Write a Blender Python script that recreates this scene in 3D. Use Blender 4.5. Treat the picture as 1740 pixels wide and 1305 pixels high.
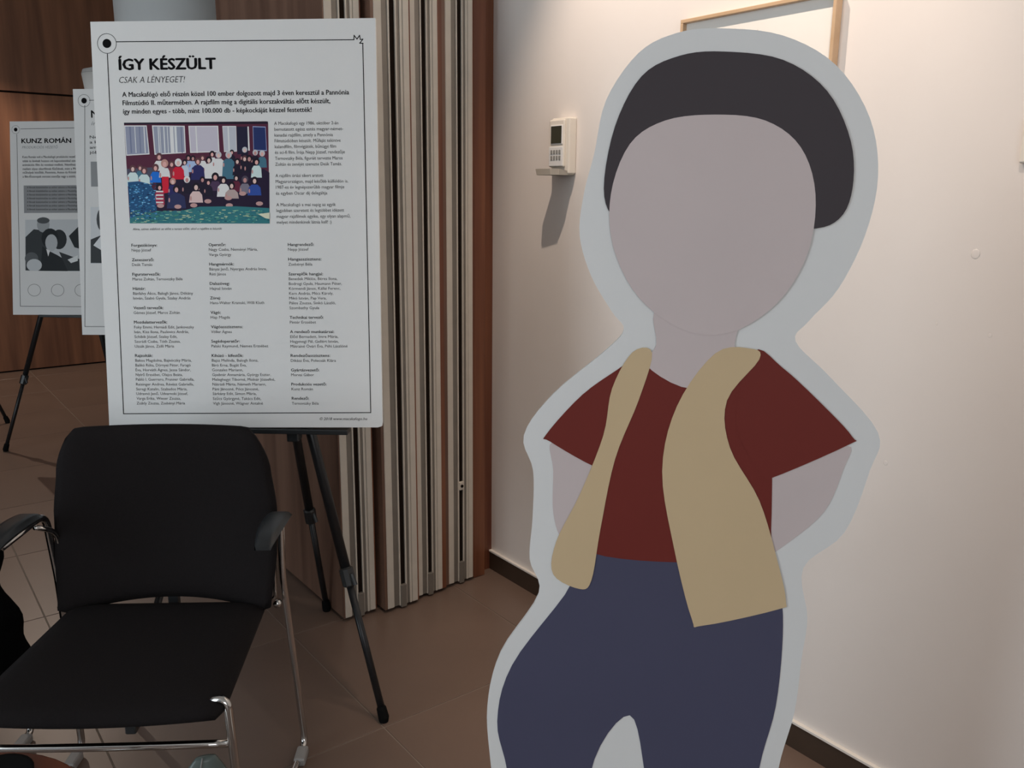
import bpy, bmesh, math, random
from mathutils import Vector, Matrix
for o in list(bpy.data.objects): bpy.data.objects.remove(o)
random.seed(7)
SC = bpy.context.scene
C = SC.collection
# ---------------------------------------------------------------- camera
F_PX, IMG_W = 1452.0, 1740.0
YAW, PITCH, ROLL, CAM_Z = math.radians(37.333), math.radians(-12.657), math.radians(0.532), 1.38
cam = bpy.data.cameras.new('camera'); cam.sensor_fit = 'HORIZONTAL'; cam.sensor_width = 36
cam.lens = 36 * F_PX / IMG_W; cam.clip_start = 0.02
co = bpy.data.objects.new('camera', cam); C.objects.link(co); SC.camera = co
fw = Vector((math.sin(YAW)*math.cos(PITCH), math.cos(YAW)*math.cos(PITCH), math.sin(PITCH)))
r0 = Vector((math.cos(YAW), -math.sin(YAW), 0)); u0 = r0.cross(fw)
rt = r0*math.cos(ROLL) + u0*math.sin(ROLL); up = -r0*math.sin(ROLL) + u0*math.cos(ROLL)
m = Matrix((rt, up, -fw)).transposed().to_4x4(); m.translation = Vector((0, 0, CAM_Z)); co.matrix_world = m
# ---------------------------------------------------------------- world, exposure, daylight
w = bpy.data.worlds.new('world'); SC.world = w; w.use_nodes = True
w.node_tree.nodes['Background'].inputs[0].default_value = (0.72, 0.86, 1.0, 1)
w.node_tree.nodes['Background'].inputs[1].default_value = 0.3
vs = SC.view_settings
vs.view_transform = 'Standard'; vs.look = 'None'; vs.gamma = 1.0; vs.use_curve_mapping = False
vs.exposure = 0.0
DAY_W, SPOT_W = 112.0, 78.0
def area_light(name, loc, target, sx, sy, watts, col):
    l = bpy.data.lights.new(name, 'AREA'); l.shape = 'RECTANGLE'; l.size = sx; l.size_y = sy; l.energy = watts; l.color = col
    o = bpy.data.objects.new(name, l); C.objects.link(o); o.location = loc
    o.rotation_euler = (Vector(target)-Vector(loc)).to_track_quat('-Z', 'Z').to_euler()
    return o
# daylight entering through the two window openings of the room (left wall and the wall behind the photographer)
area_light('window_daylight', (-3.98, 1.75, 1.75), (0, 1.75, 1.75), 6.1, 1.9, DAY_W*1.3, (0.82, 0.93, 1.0))
area_light('window_daylight', (-1.5, -2.98, 1.75), (-1.5, 0, 1.75), 3.0, 1.9, DAY_W*0.34, (0.97, 0.98, 1.0))
DATA = {'title': [['ÍGY KÉSZÜLT', -0.2833, 0.8849, 0.2385, 0.0375]], 'sub': [['CSAK A LÉNYEGET!', -0.2848, 0.8536, 0.1637, 0.0215]], 'intro': [['A Macskafógó első részén közel 100 ember dolgozott majd 3 éven keresztül a Pannónia', -0.2786, 0.8205, 0.5608, 0.0165],
['Filmstúdió II. műtermében. A rajzfilm még a digitális korszakváltás előtt készült,', -0.2786, 0.8003, 0.5141, 0.0165],
['így minden egyes - több, mint 100.000 db - képkockáját kézzel festették!', -0.2783, 0.7799, 0.4674, 0.0165]], 'body': [['A Macskafogó egy 1986, október 2-án', 0.0958, 0.7494, 0.1585, 0.0112],
['bemutatott egész estés magyar-német-', 0.0958, 0.7353, 0.1701, 0.0112],
['kanadai rajzfilm, amely a Pannónia', 0.0958, 0.7212, 0.1443, 0.0112],
['Filmstúdióban készült. Műfaját tekintve', 0.0957, 0.7075, 0.1633, 0.0112],
['kalandfilm, filmvígjáték, bűnügyi film', 0.0957, 0.6934, 0.1519, 0.0112],
['és sci-fi film. Írója Nepp József, rendezője', 0.0957, 0.6797, 0.1733, 0.0112],
['Ternovszky Béla, figuráit tervezte Maros', 0.0956, 0.6651, 0.1675, 0.0112],
['Zoltán és zenéjét szerezte Deák Tamás.', 0.0956, 0.6509, 0.1651, 0.0112],
['A rajzfilm óriási sikert aratott', 0.0955, 0.6233, 0.1188, 0.0112],
['Magyarországon, majd később külföldön is.', 0.0955, 0.6091, 0.1801, 0.0112],
['1987-es év legnépszerűbb magyar filmje', 0.0955, 0.5952, 0.17, 0.0112],
['és egyben Oscar díj delegáltja', 0.0954, 0.5806, 0.1277, 0.0112],
['A Macskafogó a mai napig az egyik', 0.0954, 0.5524, 0.1481, 0.0112],
['legjobban szeretett és legtöbbet idézett', 0.0953, 0.5385, 0.1685, 0.0112],
['magyar rajzfilmek egyike, egy olyan alapmű,', 0.0953, 0.5241, 0.1841, 0.0112],
['melyet mindenkinek látnia kell! :)', 0.0953, 0.5098, 0.1365, 0.0112]], 'cap': [['Alma, színes stábfotó az előtt a terasz előtt, ahol a rajzfilm is készült', -0.2673, 0.4963, 0.2246, 0.0078]], 'copy': [['© 2018 www.macskafogo.hu', 0.1906, 0.0187, 0.1209, 0.0098]], 'bold': [['Forgatókönyv:', -0.2722, 0.4554, 0.0646, 0.0104],
['Zeneszerző:', -0.2726, 0.4195, 0.0555, 0.0104],
['Figuratervezők:', -0.273, 0.3836, 0.0709, 0.0104],
['Háttér:', -0.2734, 0.3479, 0.0315, 0.0104],
['Vezető tervezők:', -0.2739, 0.2998, 0.076, 0.0104],
['Mozdulattervezők:', -0.2743, 0.2639, 0.0846, 0.0104],
['Rajzolták:', -0.2753, 0.1797, 0.0448, 0.0104],
['Operatőr:', -0.0772, 0.4558, 0.0428, 0.0104],
['Hangmérnök:', -0.0776, 0.4079, 0.062, 0.0104],
['Dalszöveg:', -0.078, 0.3597, 0.0499, 0.0104],
['Zörej:', -0.0784, 0.3237, 0.0262, 0.0104],
['Vágó:', -0.0787, 0.2876, 0.0256, 0.0104],
['Vágóasszisztens:', -0.079, 0.2517, 0.0811, 0.0104],
['Segédoperatőr:', -0.0793, 0.2153, 0.0721, 0.0104],
['Kihúzó - kifestők:', -0.0796, 0.1792, 0.0801, 0.0104],
['Hangrendező:', 0.1216, 0.4551, 0.0653, 0.0104],
['Hangasszisztens:', 0.1215, 0.4191, 0.0832, 0.0104],
['Szereplők hangjai:', 0.1215, 0.3825, 0.0859, 0.0104],
['Technikai tervező:', 0.1212, 0.2745, 0.0852, 0.0104],
['A rendező munkatársai:', 0.1211, 0.2387, 0.1109, 0.0104],
['Rendezőasszisztens:', 0.121, 0.1788, 0.1, 0.0104],
['Gyártásvezető:', 0.1209, 0.1423, 0.0715, 0.0104],
['Produkciós vezető:', 0.1208, 0.1065, 0.0889, 0.0104],
['Rendező:', 0.1208, 0.0706, 0.0436, 0.0104]], 'reg': [['Nepp József', -0.2724, 0.4436, 0.0495, 0.01],
['Deák Tamás', -0.2728, 0.4077, 0.0512, 0.01],
['Maros Zoltán, Ternovszky Béla', -0.2732, 0.3717, 0.1266, 0.01],
['Bánfalvy Ákos, Balogh János, Dékány', -0.2735, 0.336, 0.1521, 0.01],
['István, Szabó Gyula, Szalay András', -0.2737, 0.3241, 0.1454, 0.01],
['Gémes József, Maros Zoltán', -0.2741, 0.2878, 0.1173, 0.01],
['Foky Emmi, Hernádi Edit, Jankovszky', -0.2745, 0.2515, 0.1523, 0.01],
['Iván, Kiss Ilona, Paulovics András,', -0.2746, 0.2395, 0.139, 0.01],
['Schibik József, Szalay Edit,', -0.2747, 0.2275, 0.109, 0.01],
['Szorádi Csaba, Tóth Zsuzsa,', -0.2749, 0.2154, 0.1169, 0.01],
['Uzsák János, Zsilli Mária', -0.275, 0.2034, 0.1003, 0.01],
['Bakos Magdolna, Bajnóczky Mária,', -0.2754, 0.1676, 0.1439, 0.01],
['Balikó Réka, Dörnyei Péter, Faragó', -0.2755, 0.1555, 0.1411, 0.01],
['Éva, Horváth Ágnes, Jessa Sándor,', -0.2757, 0.1434, 0.1412, 0.01],
['Nyírő Erzsébet, Olajos Beáta,', -0.2758, 0.1313, 0.1201, 0.01],
['Pabló I. Guerrero, Prunner Gabriella,', -0.2759, 0.1195, 0.1491, 0.01],
['Reisinger Andrea, Révész Gabriella,', -0.276, 0.107, 0.1479, 0.01],
['Seregi Katalin, Szabados Mária,', -0.2762, 0.0948, 0.1309, 0.01],
['Udravnó Jenő, Udvarnoki József,', -0.2763, 0.0831, 0.1318, 0.01],
['Varga Erika, Wieser Zsuzsa,', -0.2764, 0.0709, 0.1135, 0.01],
['Zsákly Zsuzsa, Zsebényi Mária', -0.2766, 0.0587, 0.1242, 0.01],
['Nagy Csaba, Neményi Mária,', -0.0773, 0.4441, 0.1224, 0.01],
['Varga György', -0.0774, 0.4315, 0.0558, 0.01],
['Bányai Jenő, Nyerges András Imre,', -0.0777, 0.3957, 0.1445, 0.01],
['Réti János', -0.0778, 0.3834, 0.0413, 0.01],
['Hajnal István', -0.0782, 0.3475, 0.0545, 0.01],
['Hans-Walter Kramski, Willi Kluth', -0.0785, 0.3118, 0.1364, 0.01],
['Hap Magda', -0.0788, 0.2756, 0.0491, 0.01],
['Völler Ágnes', -0.0791, 0.2393, 0.0526, 0.01],
['Palaki Raymund, Nemes Erzsébet', -0.0794, 0.2033, 0.1441, 0.01],
['Bajsz Melinda, Balogh Ilona,', -0.0797, 0.1672, 0.1178, 0.01],
['Bíró Erna, Bugát Éva,', -0.0798, 0.1551, 0.0877, 0.01],
['Gonzales Mariann,', -0.0799, 0.1431, 0.0785, 0.01],
['Gyebnár Annamária, György Eszter,', -0.08, 0.131, 0.1494, 0.01],
['Meleghegyi Tiborné, Molnár Józsefné,', -0.0802, 0.1189, 0.1597, 0.01],
['Nátrádi Márta, Németh Mariann,', -0.0803, 0.1068, 0.1364, 0.01],
['Páni Jánosné, Pócs Jánosné,', -0.0804, 0.0946, 0.1179, 0.01],
['Sárkány Edit, Simon Mária,', -0.0805, 0.0829, 0.1116, 0.01],
['Szűcs Györgyné, Takács Edit,', -0.0806, 0.0703, 0.123, 0.01],
['Vígh Jánosné, Wágner Antalné', -0.0807, 0.0582, 0.1276, 0.01],
['Nepp József', 0.1216, 0.4434, 0.0515, 0.01],
['Zsebényi Béla', 0.1215, 0.4065, 0.0602, 0.01],
['Benedek Miklós, Béres Ilona,', 0.1214, 0.3707, 0.122, 0.01],
['Bodrogi Gyula, Haumann Péter,', 0.1214, 0.3585, 0.1329, 0.01],
['Körmendi János, Kállai Ferenc,', 0.1214, 0.3466, 0.1291, 0.01],
['Kern András, Mécs Károly,', 0.1214, 0.3344, 0.1108, 0.01],
['Mikó István, Pap Vera,', 0.1213, 0.3225, 0.0935, 0.01],
['Pálos Zsuzsa, Sinkó László,', 0.1213, 0.3106, 0.1164, 0.01],
['Szombathy Gyula', 0.1213, 0.2984, 0.0749, 0.01],
['Pintér Erzsébet', 0.1212, 0.2626, 0.0661, 0.01],
['Előd Bernadett, Imre Mária,', 0.1211, 0.2264, 0.1211, 0.01],
['Hegymegi Pál, Gellért István,', 0.1211, 0.2144, 0.122, 0.01],
['Mátrainé Óvári Éva, Péhi Lászlóné', 0.1211, 0.2024, 0.1442, 0.01],
['Dikász Éva, Polecsák Klára', 0.121, 0.1664, 0.1142, 0.01],
['Morvai Gábor', 0.1209, 0.1303, 0.0579, 0.01],
['Kunz Román', 0.1208, 0.0944, 0.0543, 0.01],
['Ternovszky Béla', 0.1207, 0.058, 0.0684, 0.01]], 'line1': [(-0.3112, 0.9228), (-0.3107, 0.6996), (-0.3116, 0.035), (0.3207, 0.0378), (0.3183, 0.9391), (0.3189, 0.9409), (0.3109, 0.9414), (0.3187, 0.9507), (0.3124, 0.9499), (0.3109, 0.9597), (0.3044, 0.9513), (0.2974, 0.9599), (0.2968, 0.9497), (-0.2872, 0.9518)], 'emb1': [(-0.312, 0.9507)], 'photo': {'o': (-0.288, 0.5125)}, 'photoquad': [(-0.2768, 0.7594), (0.0794, 0.7577), (0.0784, 0.5102), (-0.2746, 0.5124)], 'photoaff': [[0.0002283, -1.839e-06],
[-8.514e-06, -0.0002217],
[-0.2934, 0.7706]], 'b3title': [['KUNZ ROMÁN', -0.2879, 0.8881, 0.2634, 0.034]], 'b3sub': [['PRODUKCIÓS VEZETŐ', -0.2859, 0.8603, 0.1902, 0.019]], 'b3intro': [['Kunz Román volt a Macskafogó produkciós vezetője', -0.2844, 0.8116, 0.2948, 0.0165],
['többi és kivételt hozzon ott kapcsolatokkal szinte', -0.2847, 0.7907, 0.2947, 0.0165],
['animációs film és vonásai mellett. Nevéhez a', -0.2851, 0.771, 0.2949, 0.0165],
['mellett olyan sikerfilmek fűződnek, mint a Még', -0.2842, 0.7501, 0.2936, 0.0165],
['műhelyek későbbi, Pannónia, Auton és Kötelék', -0.2846, 0.7315, 0.2938, 0.0165],
['a film-főszerepek sorozat szerzője nagy a stúdió, a', -0.2849, 0.7106, 0.2938, 0.0165]], 'b3box': [(-0.2808, 0.6699), (0.0047, 0.6709), (0.0026, 0.5294), (-0.2809, 0.5279)], 'b3body': [['A filmnek köszönhetően az utókor számára is Macskafogó', -0.2629, 0.6558, 0.2709, 0.013],
['A filmnek köszönhetően az utókor számára is Macskafogó', -0.2633, 0.637, 0.2711, 0.013],
['A filmnek köszönhetően az utókor számára is Macskafogó', -0.2636, 0.6182, 0.2711, 0.013],
['A filmnek köszönhetően az utókor számára is Macskafogó', -0.2639, 0.5993, 0.2711, 0.013],
['A filmnek köszönhetően az utókor számára is Macskafogó', -0.2642, 0.5805, 0.2711, 0.013],
['A filmnek köszönhetően az utókor számára is Macskafogó', -0.2646, 0.5616, 0.2712, 0.013],
['A filmnek köszönhetően az utókor számára is Macskafogó', -0.2649, 0.5427, 0.2713, 0.013]], 'b3photo': [(-0.2754, 0.494), (0.0021, 0.4968), (-0.0019, 0.2265), (-0.2788, 0.2287)], 'b3aff': [[0.001208, -2.733e-06],
[-1.942e-05, -0.001165],
[-0.3969, 1.324]], 'b2aff': [[0.0009516, -4.068e-06],
[-3.566e-05, -0.0009154],
[-0.6529, 1.127]], 'standee': {'back': [(0.0313, 1.5961), (0.1126, 1.5866), (0.1842, 1.5493), (0.2347, 1.4818), (0.253, 1.4051), (0.2435, 1.326), (0.2147, 1.2523), (0.1784, 1.2056), (0.1621, 1.1755), (0.2138, 1.1255), (0.2887, 1.045), (0.2829, 0.9866), (0.2559, 0.8887), (0.201, 0.8289), (0.2138, 0.747), (0.2107, 0.677), (0.2074, 0.5846), (0.1901, 0.4773), (0.1857, 0.3222), (0.2224, 0.1519), (0.2189, 0.0695), (-0.0086, 0.0373), (-0.2454, 0.014), (-0.2564, 0.098), (-0.2554, 0.279), (-0.2743, 0.449), (-0.2805, 0.5582), (-0.2598, 0.6553), (-0.1997, 0.7617), (-0.2145, 0.8207), (-0.2109, 0.8892), (-0.2111, 0.9655), (-0.2261, 1.0209), (-0.1829, 1.0864), (-0.1066, 1.1553), (-0.0821, 1.1864), (-0.1, 1.2119), (-0.1312, 1.2623), (-0.1497, 1.3206), (-0.1454, 1.378), (-0.1322, 1.4343), (-0.1182, 1.5048), (-0.0765, 1.5657), (-0.0266, 1.5907)], 'hair': [(0.037, 1.5665), (0.115, 1.5556), (0.1757, 1.5158), (0.2123, 1.4513), (0.2203, 1.3892), (0.2061, 1.348), (0.1639, 1.333), (0.0517, 1.3315), (-0.0545, 1.3301), (-0.1004, 1.3443), (-0.1175, 1.3863), (-0.1049, 1.4698), (-0.0713, 1.5354), (-0.0212, 1.5616)], 'face': [(0.0303, 1.4855), (0.0975, 1.4779), (0.147, 1.4433), (0.1718, 1.3809), (0.1681, 1.3007), (0.1318, 1.2298), (0.069, 1.1859), (0.0022, 1.1885), (-0.0629, 1.234), (-0.1015, 1.3047), (-0.1074, 1.3784), (-0.0837, 1.4463), (-0.0368, 1.4777)], 'neck': [(-0.033, 1.2219), (0.0748, 1.2243), (0.0768, 1.169), (0.0845, 1.139), (0.0194, 1.1019), (-0.0477, 1.1351), (-0.0346, 1.166)], 'shirt': [(-0.0595, 1.1523), (-0.0292, 1.14), (0.0189, 1.1107), (0.0676, 1.1428), (0.1124, 1.1571), (0.1353, 1.0704), (0.1488, 0.888), (0.1432, 0.8449), (0.012, 0.8281), (-0.1142, 0.8359), (-0.1199, 0.8745), (-0.0948, 1.0623)], 'sleeve_l': [(-0.0638, 1.1522), (-0.0802, 1.1341), (-0.1392, 1.0878), (-0.1923, 1.024), (-0.1859, 1.0132), (-0.1229, 0.9786), (-0.1098, 0.9838), (-0.0818, 1.0628)], 'sleeve_r': [(0.104, 1.1585), (0.147, 1.1365), (0.2094, 1.0818), (0.2531, 1.0374), (0.2477, 1.0247), (0.1428, 0.9696), (0.1295, 0.9755), (0.0861, 1.0508)], 'arm_l': [(-0.1832, 1.0115), (-0.1805, 0.9668), (-0.1792, 0.9004), (-0.1647, 0.8576), (-0.133, 0.8593), (-0.1234, 0.9031), (-0.1229, 0.9786)], 'arm_r': [(0.1442, 0.9734), (0.2461, 1.0237), (0.2446, 0.985), (0.2234, 0.9198), (0.1721, 0.8655), (0.1349, 0.8397), (0.1089, 0.8622), (0.1179, 0.8959), (0.146, 0.9254)], 'vest_l': [(-0.0681, 1.1538), (-0.04, 1.1528), (-0.0566, 1.0816), (-0.0879, 0.9894), (-0.1064, 0.8751), (-0.1174, 0.7914), (-0.1353, 0.7755), (-0.1772, 0.798), (-0.1737, 0.8523), (-0.1394, 0.9309), (-0.1067, 1.0255), (-0.0961, 1.0982)], 'vest_r': [(0.0501, 1.1553), (0.0995, 1.1636), (0.113, 1.1484), (0.0712, 1.0859), (0.0799, 1.0145), (0.1282, 0.9338), (0.161, 0.8411), (0.1791, 0.7743), (0.1671, 0.7589), (0.0579, 0.7253), (0.0393, 0.7361), (0.0064, 0.852), (-0.0171, 0.9738), (-0.0005, 1.0746)], 'trousers': [(-0.1145, 0.8457), (0.0113, 0.8426), (0.1422, 0.8592), (0.1689, 0.7933), (0.1793, 0.7151), (0.1778, 0.5927), (0.1604, 0.4802), (0.1528, 0.319), (0.1618, 0.157), (0.0071, 0.1398), (-0.0022, 0.3038), (-0.0215, 0.4593), (-0.0492, 0.5597), (-0.1033, 0.4744), (-0.1226, 0.292), (-0.1182, 0.1258), (-0.2152, 0.115), (-0.2272, 0.2818), (-0.2466, 0.4402), (-0.2639, 0.5324), (-0.2405, 0.6357), (-0.1581, 0.7641)], 'shoe_l': [(-0.2358, 0.1127), (-0.1131, 0.1264), (-0.1016, 0.0785), (-0.142, 0.0552), (-0.2247, 0.0455), (-0.2437, 0.0746)], 'shoe_r': [(0.0021, 0.1392), (0.1638, 0.1573), (0.1909, 0.1184), (0.1682, 0.0915), (0.0401, 0.0765), (-0.0007, 0.0902)]}}
# ---------------------------------------------------------------- helpers
def lin(v):
    v /= 255.0
    return v/12.92 if v <= 0.04045 else ((v+0.055)/1.055)**2.4
def rgb(r, g, b): return (lin(r), lin(g), lin(b), 1)
def mat(name, col, rough=0.6, metal=0.0, noise=0.0, scale=8.0, stretch=(1,1,1), bump=0.0, spec=0.5, col2=None, coat=0.0):
    m = bpy.data.materials.new(name); m.use_nodes = True; nt = m.node_tree; b = nt.nodes['Principled BSDF']
    b.inputs['Base Color'].default_value = col; b.inputs['Roughness'].default_value = rough
    b.inputs['Metallic'].default_value = metal; b.inputs['Specular IOR Level'].default_value = spec
    b.inputs['Coat Weight'].default_value = coat
    if noise or bump or col2:
        tc = nt.nodes.new('ShaderNodeTexCoord'); mp = nt.nodes.new('ShaderNodeMapping'); mp.inputs['Scale'].default_value = stretch
        nz = nt.nodes.new('ShaderNodeTexNoise'); nz.inputs['Scale'].default_value = scale; nz.inputs['Detail'].default_value = 6
        nt.links.new(tc.outputs['Object'], mp.inputs[0]); nt.links.new(mp.outputs[0], nz.inputs['Vector'])
        if noise or col2:
            rp = nt.nodes.new('ShaderNodeValToRGB'); rp.color_ramp.elements[0].position = 0.3; rp.color_ramp.elements[1].position = 0.7
            a = col2 or tuple(c*(1-noise) for c in col[:3])+(1,)
            rp.color_ramp.elements[0].color = a; rp.color_ramp.elements[1].color = tuple(min(1, c*(1+noise)) for c in col[:3])+(1,)
            nt.links.new(nz.outputs['Fac'], rp.inputs[0]); nt.links.new(rp.outputs[0], b.inputs['Base Color'])
        if bump:
            bp = nt.nodes.new('ShaderNodeBump'); bp.inputs['Strength'].default_value = bump; bp.inputs['Distance'].default_value = 0.002
            nt.links.new(nz.outputs['Fac'], bp.inputs['Height']); nt.links.new(bp.outputs[0], b.inputs['Normal'])
    return m
def attr_mat(name, rough=0.55):
    m = bpy.data.materials.new(name); m.use_nodes = True; nt = m.node_tree
    a = nt.nodes.new('ShaderNodeAttribute'); a.attribute_name = 'ink'
    nt.links.new(a.outputs['Color'], nt.nodes['Principled BSDF'].inputs['Base Color'])
    nt.nodes['Principled BSDF'].inputs['Roughness'].default_value = rough
    nt.nodes['Principled BSDF'].inputs['Specular IOR Level'].default_value = 0.12
    return m
M = dict(
    wall=mat('wall_paint', (0.80, 0.745, 0.705, 1), 0.75, noise=0.02, scale=3, bump=0.05),
    ceil=mat('ceiling_paint', (0.8, 0.8, 0.78, 1), 0.8, noise=0.02),
    base=mat('baseboard_tile', rgb(62, 48, 38), 0.45, noise=0.12, scale=12),
    basetop=mat('pale_ledge', (0.82, 0.78, 0.72, 1), 0.6, noise=0.03),
    tile=mat('floor_tile', rgb(116, 97, 86), 0.34, noise=0.10, scale=2.3, bump=0.02, spec=0.45),
    grout=mat('grout', rgb(150, 138, 126), 0.8, noise=0.08),
    wood=mat('walnut_panel', rgb(142, 97, 70), 0.5, scale=1.6, stretch=(9, 9, 0.55), col2=rgb(100, 65, 47)),
    wood2=mat('walnut_leaf_face', rgb(126, 96, 80), 0.45, scale=1.6, stretch=(9, 9, 0.5), col2=rgb(92, 66, 54)),
    jamb=mat('cherry_jamb', rgb(138, 88, 60), 0.45, scale=1.6, stretch=(12, 12, 0.5), col2=rgb(92, 48, 34)),
    alu=mat('painted_aluminium', rgb(204, 196, 184), 0.4, noise=0.04, scale=20),
    alugrey=mat('anodised_aluminium', rgb(128, 122, 114), 0.45, metal=0.3, noise=0.05, scale=20),
    seal=mat('dark_rubber_seal', rgb(30, 22, 17), 0.85, noise=0.1, spec=0.1),
    foam=mat('white_foam_board', (0.80, 0.80, 0.79, 1), 0.55, noise=0.012, scale=4),
    ink=mat('black_ink', (0.005, 0.005, 0.006, 1), 0.7, noise=0.05, spec=0.1),
    greyink=mat('grey_ink', (0.030, 0.030, 0.032, 1), 0.7, noise=0.05, spec=0.1),
    paleink=mat('pale_ink', (0.30, 0.31, 0.32, 1), 0.6, noise=0.05),
    photo=attr_mat('photo_print', 0.4),
    fabric=mat('black_fabric', (0.0105, 0.0082, 0.0085, 1), 0.9, noise=0.15, scale=300, bump=0.25, spec=0.2),
    chrome=mat('chrome', (0.62, 0.60, 0.58, 1), 0.12, metal=1.0, noise=0.02),
    blackplastic=mat('black_plastic', (0.017, 0.019, 0.021, 1), 0.38, noise=0.08, scale=40),
    glide=mat('grey_plastic_glide', (0.30, 0.29, 0.28, 1), 0.5, noise=0.05),
    easel=mat('black_anodised_tube', (0.015, 0.016, 0.018, 1), 0.33, metal=0.2, noise=0.08, scale=30),
    rubber=mat('black_rubber', (0.006, 0.006, 0.006, 1), 0.85, noise=0.1, spec=0.08),
    column=mat('column_plaster', (0.82, 0.86, 0.87, 1), 0.7, noise=0.02),
    shade=mat('lamp_shade_white', (0.74, 0.72, 0.69, 1), 0.7, noise=0.03),
    shadelid=mat('lamp_shade_top', (0.40, 0.39, 0.38, 1), 0.7, noise=0.03),
    tabletop=mat('red_brown_table', rgb(118, 66, 46), 0.35, scale=3, stretch=(6, 1, 1), col2=rgb(92, 52, 36)),
    coat=mat('black_cloth', (0.006, 0.006, 0.007, 1), 0.95, noise=0.2, scale=60, bump=0.3, spec=0.1),
    bag=mat('grey_green_bag', rgb(96, 108, 104), 0.35, noise=0.08, scale=20),
    keypad=mat('ivory_plastic', rgb(232, 225, 214), 0.4, noise=0.02),
    lcd=mat('dark_lcd', rgb(58, 58, 46), 0.2, noise=0.05),
    key=mat('grey_keys', rgb(140, 140, 136), 0.5, noise=0.05),
    oak=mat('pale_oak_frame', rgb(208, 178, 146), 0.45, scale=3, stretch=(1, 6, 6), col2=rgb(194, 160, 124)),
    paper=mat('drawing_paper', (0.86, 0.83, 0.78, 1), 0.7, noise=0.015),
    pencil=mat('pencil_line', (0.62, 0.56, 0.52, 1), 0.8, noise=0.05),
    frost=mat('white_metal', (0.8, 0.8, 0.8, 1), 0.4, noise=0.02),
)
def gm(name, px):     # flat print colours of the cut-out, relative to its white border
    k = 0.80/lin(180); c = tuple(min(0.9, lin(v)*k) for v in px)+(1,)
    return mat(name, c, 0.55, noise=0.02, scale=5, spec=0.2)
for n, px in dict(hair=(52, 47, 50), skin=(164, 153, 152), shirt=(90, 34, 29), vest=(166, 146, 116), trousers=(60, 60, 78), shoe=(46, 40, 40)).items():
    M['print_'+n] = gm('print_'+n, px)
def link(o, parent=None):
    C.objects.link(o)
    if parent is not None: o.parent = parent
    return o
def empty(name, loc=(0, 0, 0), rz=0.0, label=None, cat=None, group=None):
    o = bpy.data.objects.new(name, None); o.location = loc; o.rotation_euler = (0, 0, rz); o.empty_display_size = 0.05
    link(o); tag(o, label, cat, group); return o
def tag(o, label=None, cat=None, group=None, kind=None):
    for k, v in (('label', label), ('category', cat), ('group', group), ('kind', kind)):
        if v: o[k] = v
    return o
def obj(name, bm, material, parent=None, smooth=False):
    me = bpy.data.meshes.new(name); bm.normal_update(); bm.to_mesh(me); bm.free()
    me.materials.append(M[material] if isinstance(material, str) else material)
    if smooth:
        for p in me.polygons: p.use_smooth = True
    return link(bpy.data.objects.new(name, me), parent)
def box(bm, x0, x1, y0, y1, z0, z1, bev=0.0, seg=2):
    r = bmesh.ops.create_cube(bm, size=1); vv = r['verts']
    for v in vv: v.co = Vector((x0+(v.co.x+.5)*(x1-x0), y0+(v.co.y+.5)*(y1-y0), z0+(v.co.z+.5)*(z1-z0)))
    if bev:
        es = list({e for v in vv for e in v.link_edges})
        bmesh.ops.bevel(bm, geom=es, offset=bev, segments=seg, affect='EDGES', profile=0.5)
    return bm
def bx(*a, **k): return box(bmesh.new(), *a, **k)
def rounded(pts, rad, n=5):
    P = [Vector(p) for p in pts]; out = [P[0]]
    for i in range(1, len(P)-1):
        a, b, c = P[i-1], P[i], P[i+1]; d1, d2 = (a-b), (c-b); r = min(rad, d1.length*.49, d2.length*.49)
        p, q = b+d1.normalized()*r, b+d2.normalized()*r
        for k in range(n+1):
            t = k/n; out.append(p*(1-t)**2+b*2*t*(1-t)+q*t*t)
    return out+[P[-1]]
def tube(bm, pts, r, n=12, cap=True):
    P = [Vector(p) for p in pts]; rs = r if isinstance(r, (list, tuple)) else [r]*len(P)
    t = (P[1]-P[0]).normalized(); a = t.orthogonal().normalized(); rings = []
    for i, p in enumerate(P):
        if 0 < i < len(P)-1: nt = ((P[i+1]-p).normalized()+(p-P[i-1]).normalized()).normalized()
        elif i == 0: nt = t
        else: nt = (p-P[i-1]).normalized()
        a = (a-nt*a.dot(nt)).normalized(); b = nt.cross(a)
        rings.append([bm.verts.new(p+(a*math.cos(2*math.pi*k/n)+b*math.sin(2*math.pi*k/n))*rs[i]) for k in range(n)])
    for i in range(len(P)-1):
        for k in range(n): bm.faces.new((rings[i][k], rings[i][(k+1) % n], rings[i+1][(k+1) % n], rings[i+1][k]))
    if cap: bm.faces.new(rings[0][::-1]); bm.faces.new(rings[-1])
    return bm
def tb(*a, **k): return tube(bmesh.new(), *a, **k)
def lathe(prof, n=32, c=(0, 0)):
    bm = bmesh.new(); rings = []
    for r, z in prof: rings.append([bm.verts.new((c[0]+r*math.cos(2*math.pi*k/n), c[1]+r*math.sin(2*math.pi*k/n), z)) for k in range(n)])
    for i in range(len(prof)-1):
        for k in range(n): bm.faces.new((rings[i][k], rings[i][(k+1) % n], rings[i+1][(k+1) % n], rings[i+1][k]))
    bm.faces.new(rings[0][::-1]); bm.faces.new(rings[-1]); return bm
def catmull(pts, n=6, closed=True):
    out = []; N = len(pts)
    for i in range(N if closed else N-1):
        g = lambda j: Vector(pts[j % N]) if closed else Vector(pts[max(0, min(N-1, j))])
        p0, p1, p2, p3 = g(i-1), g(i), g(i+1), g(i+2)
        for k in range(n):
            t = k/n; out.append(.5*((2*p1)+(p2-p0)*t+(2*p0-5*p1+4*p2-p3)*t*t+(3*p1-p0-3*p2+p3)*t**3))
    if not closed: out.append(Vector(pts[-1]))
    return out
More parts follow.
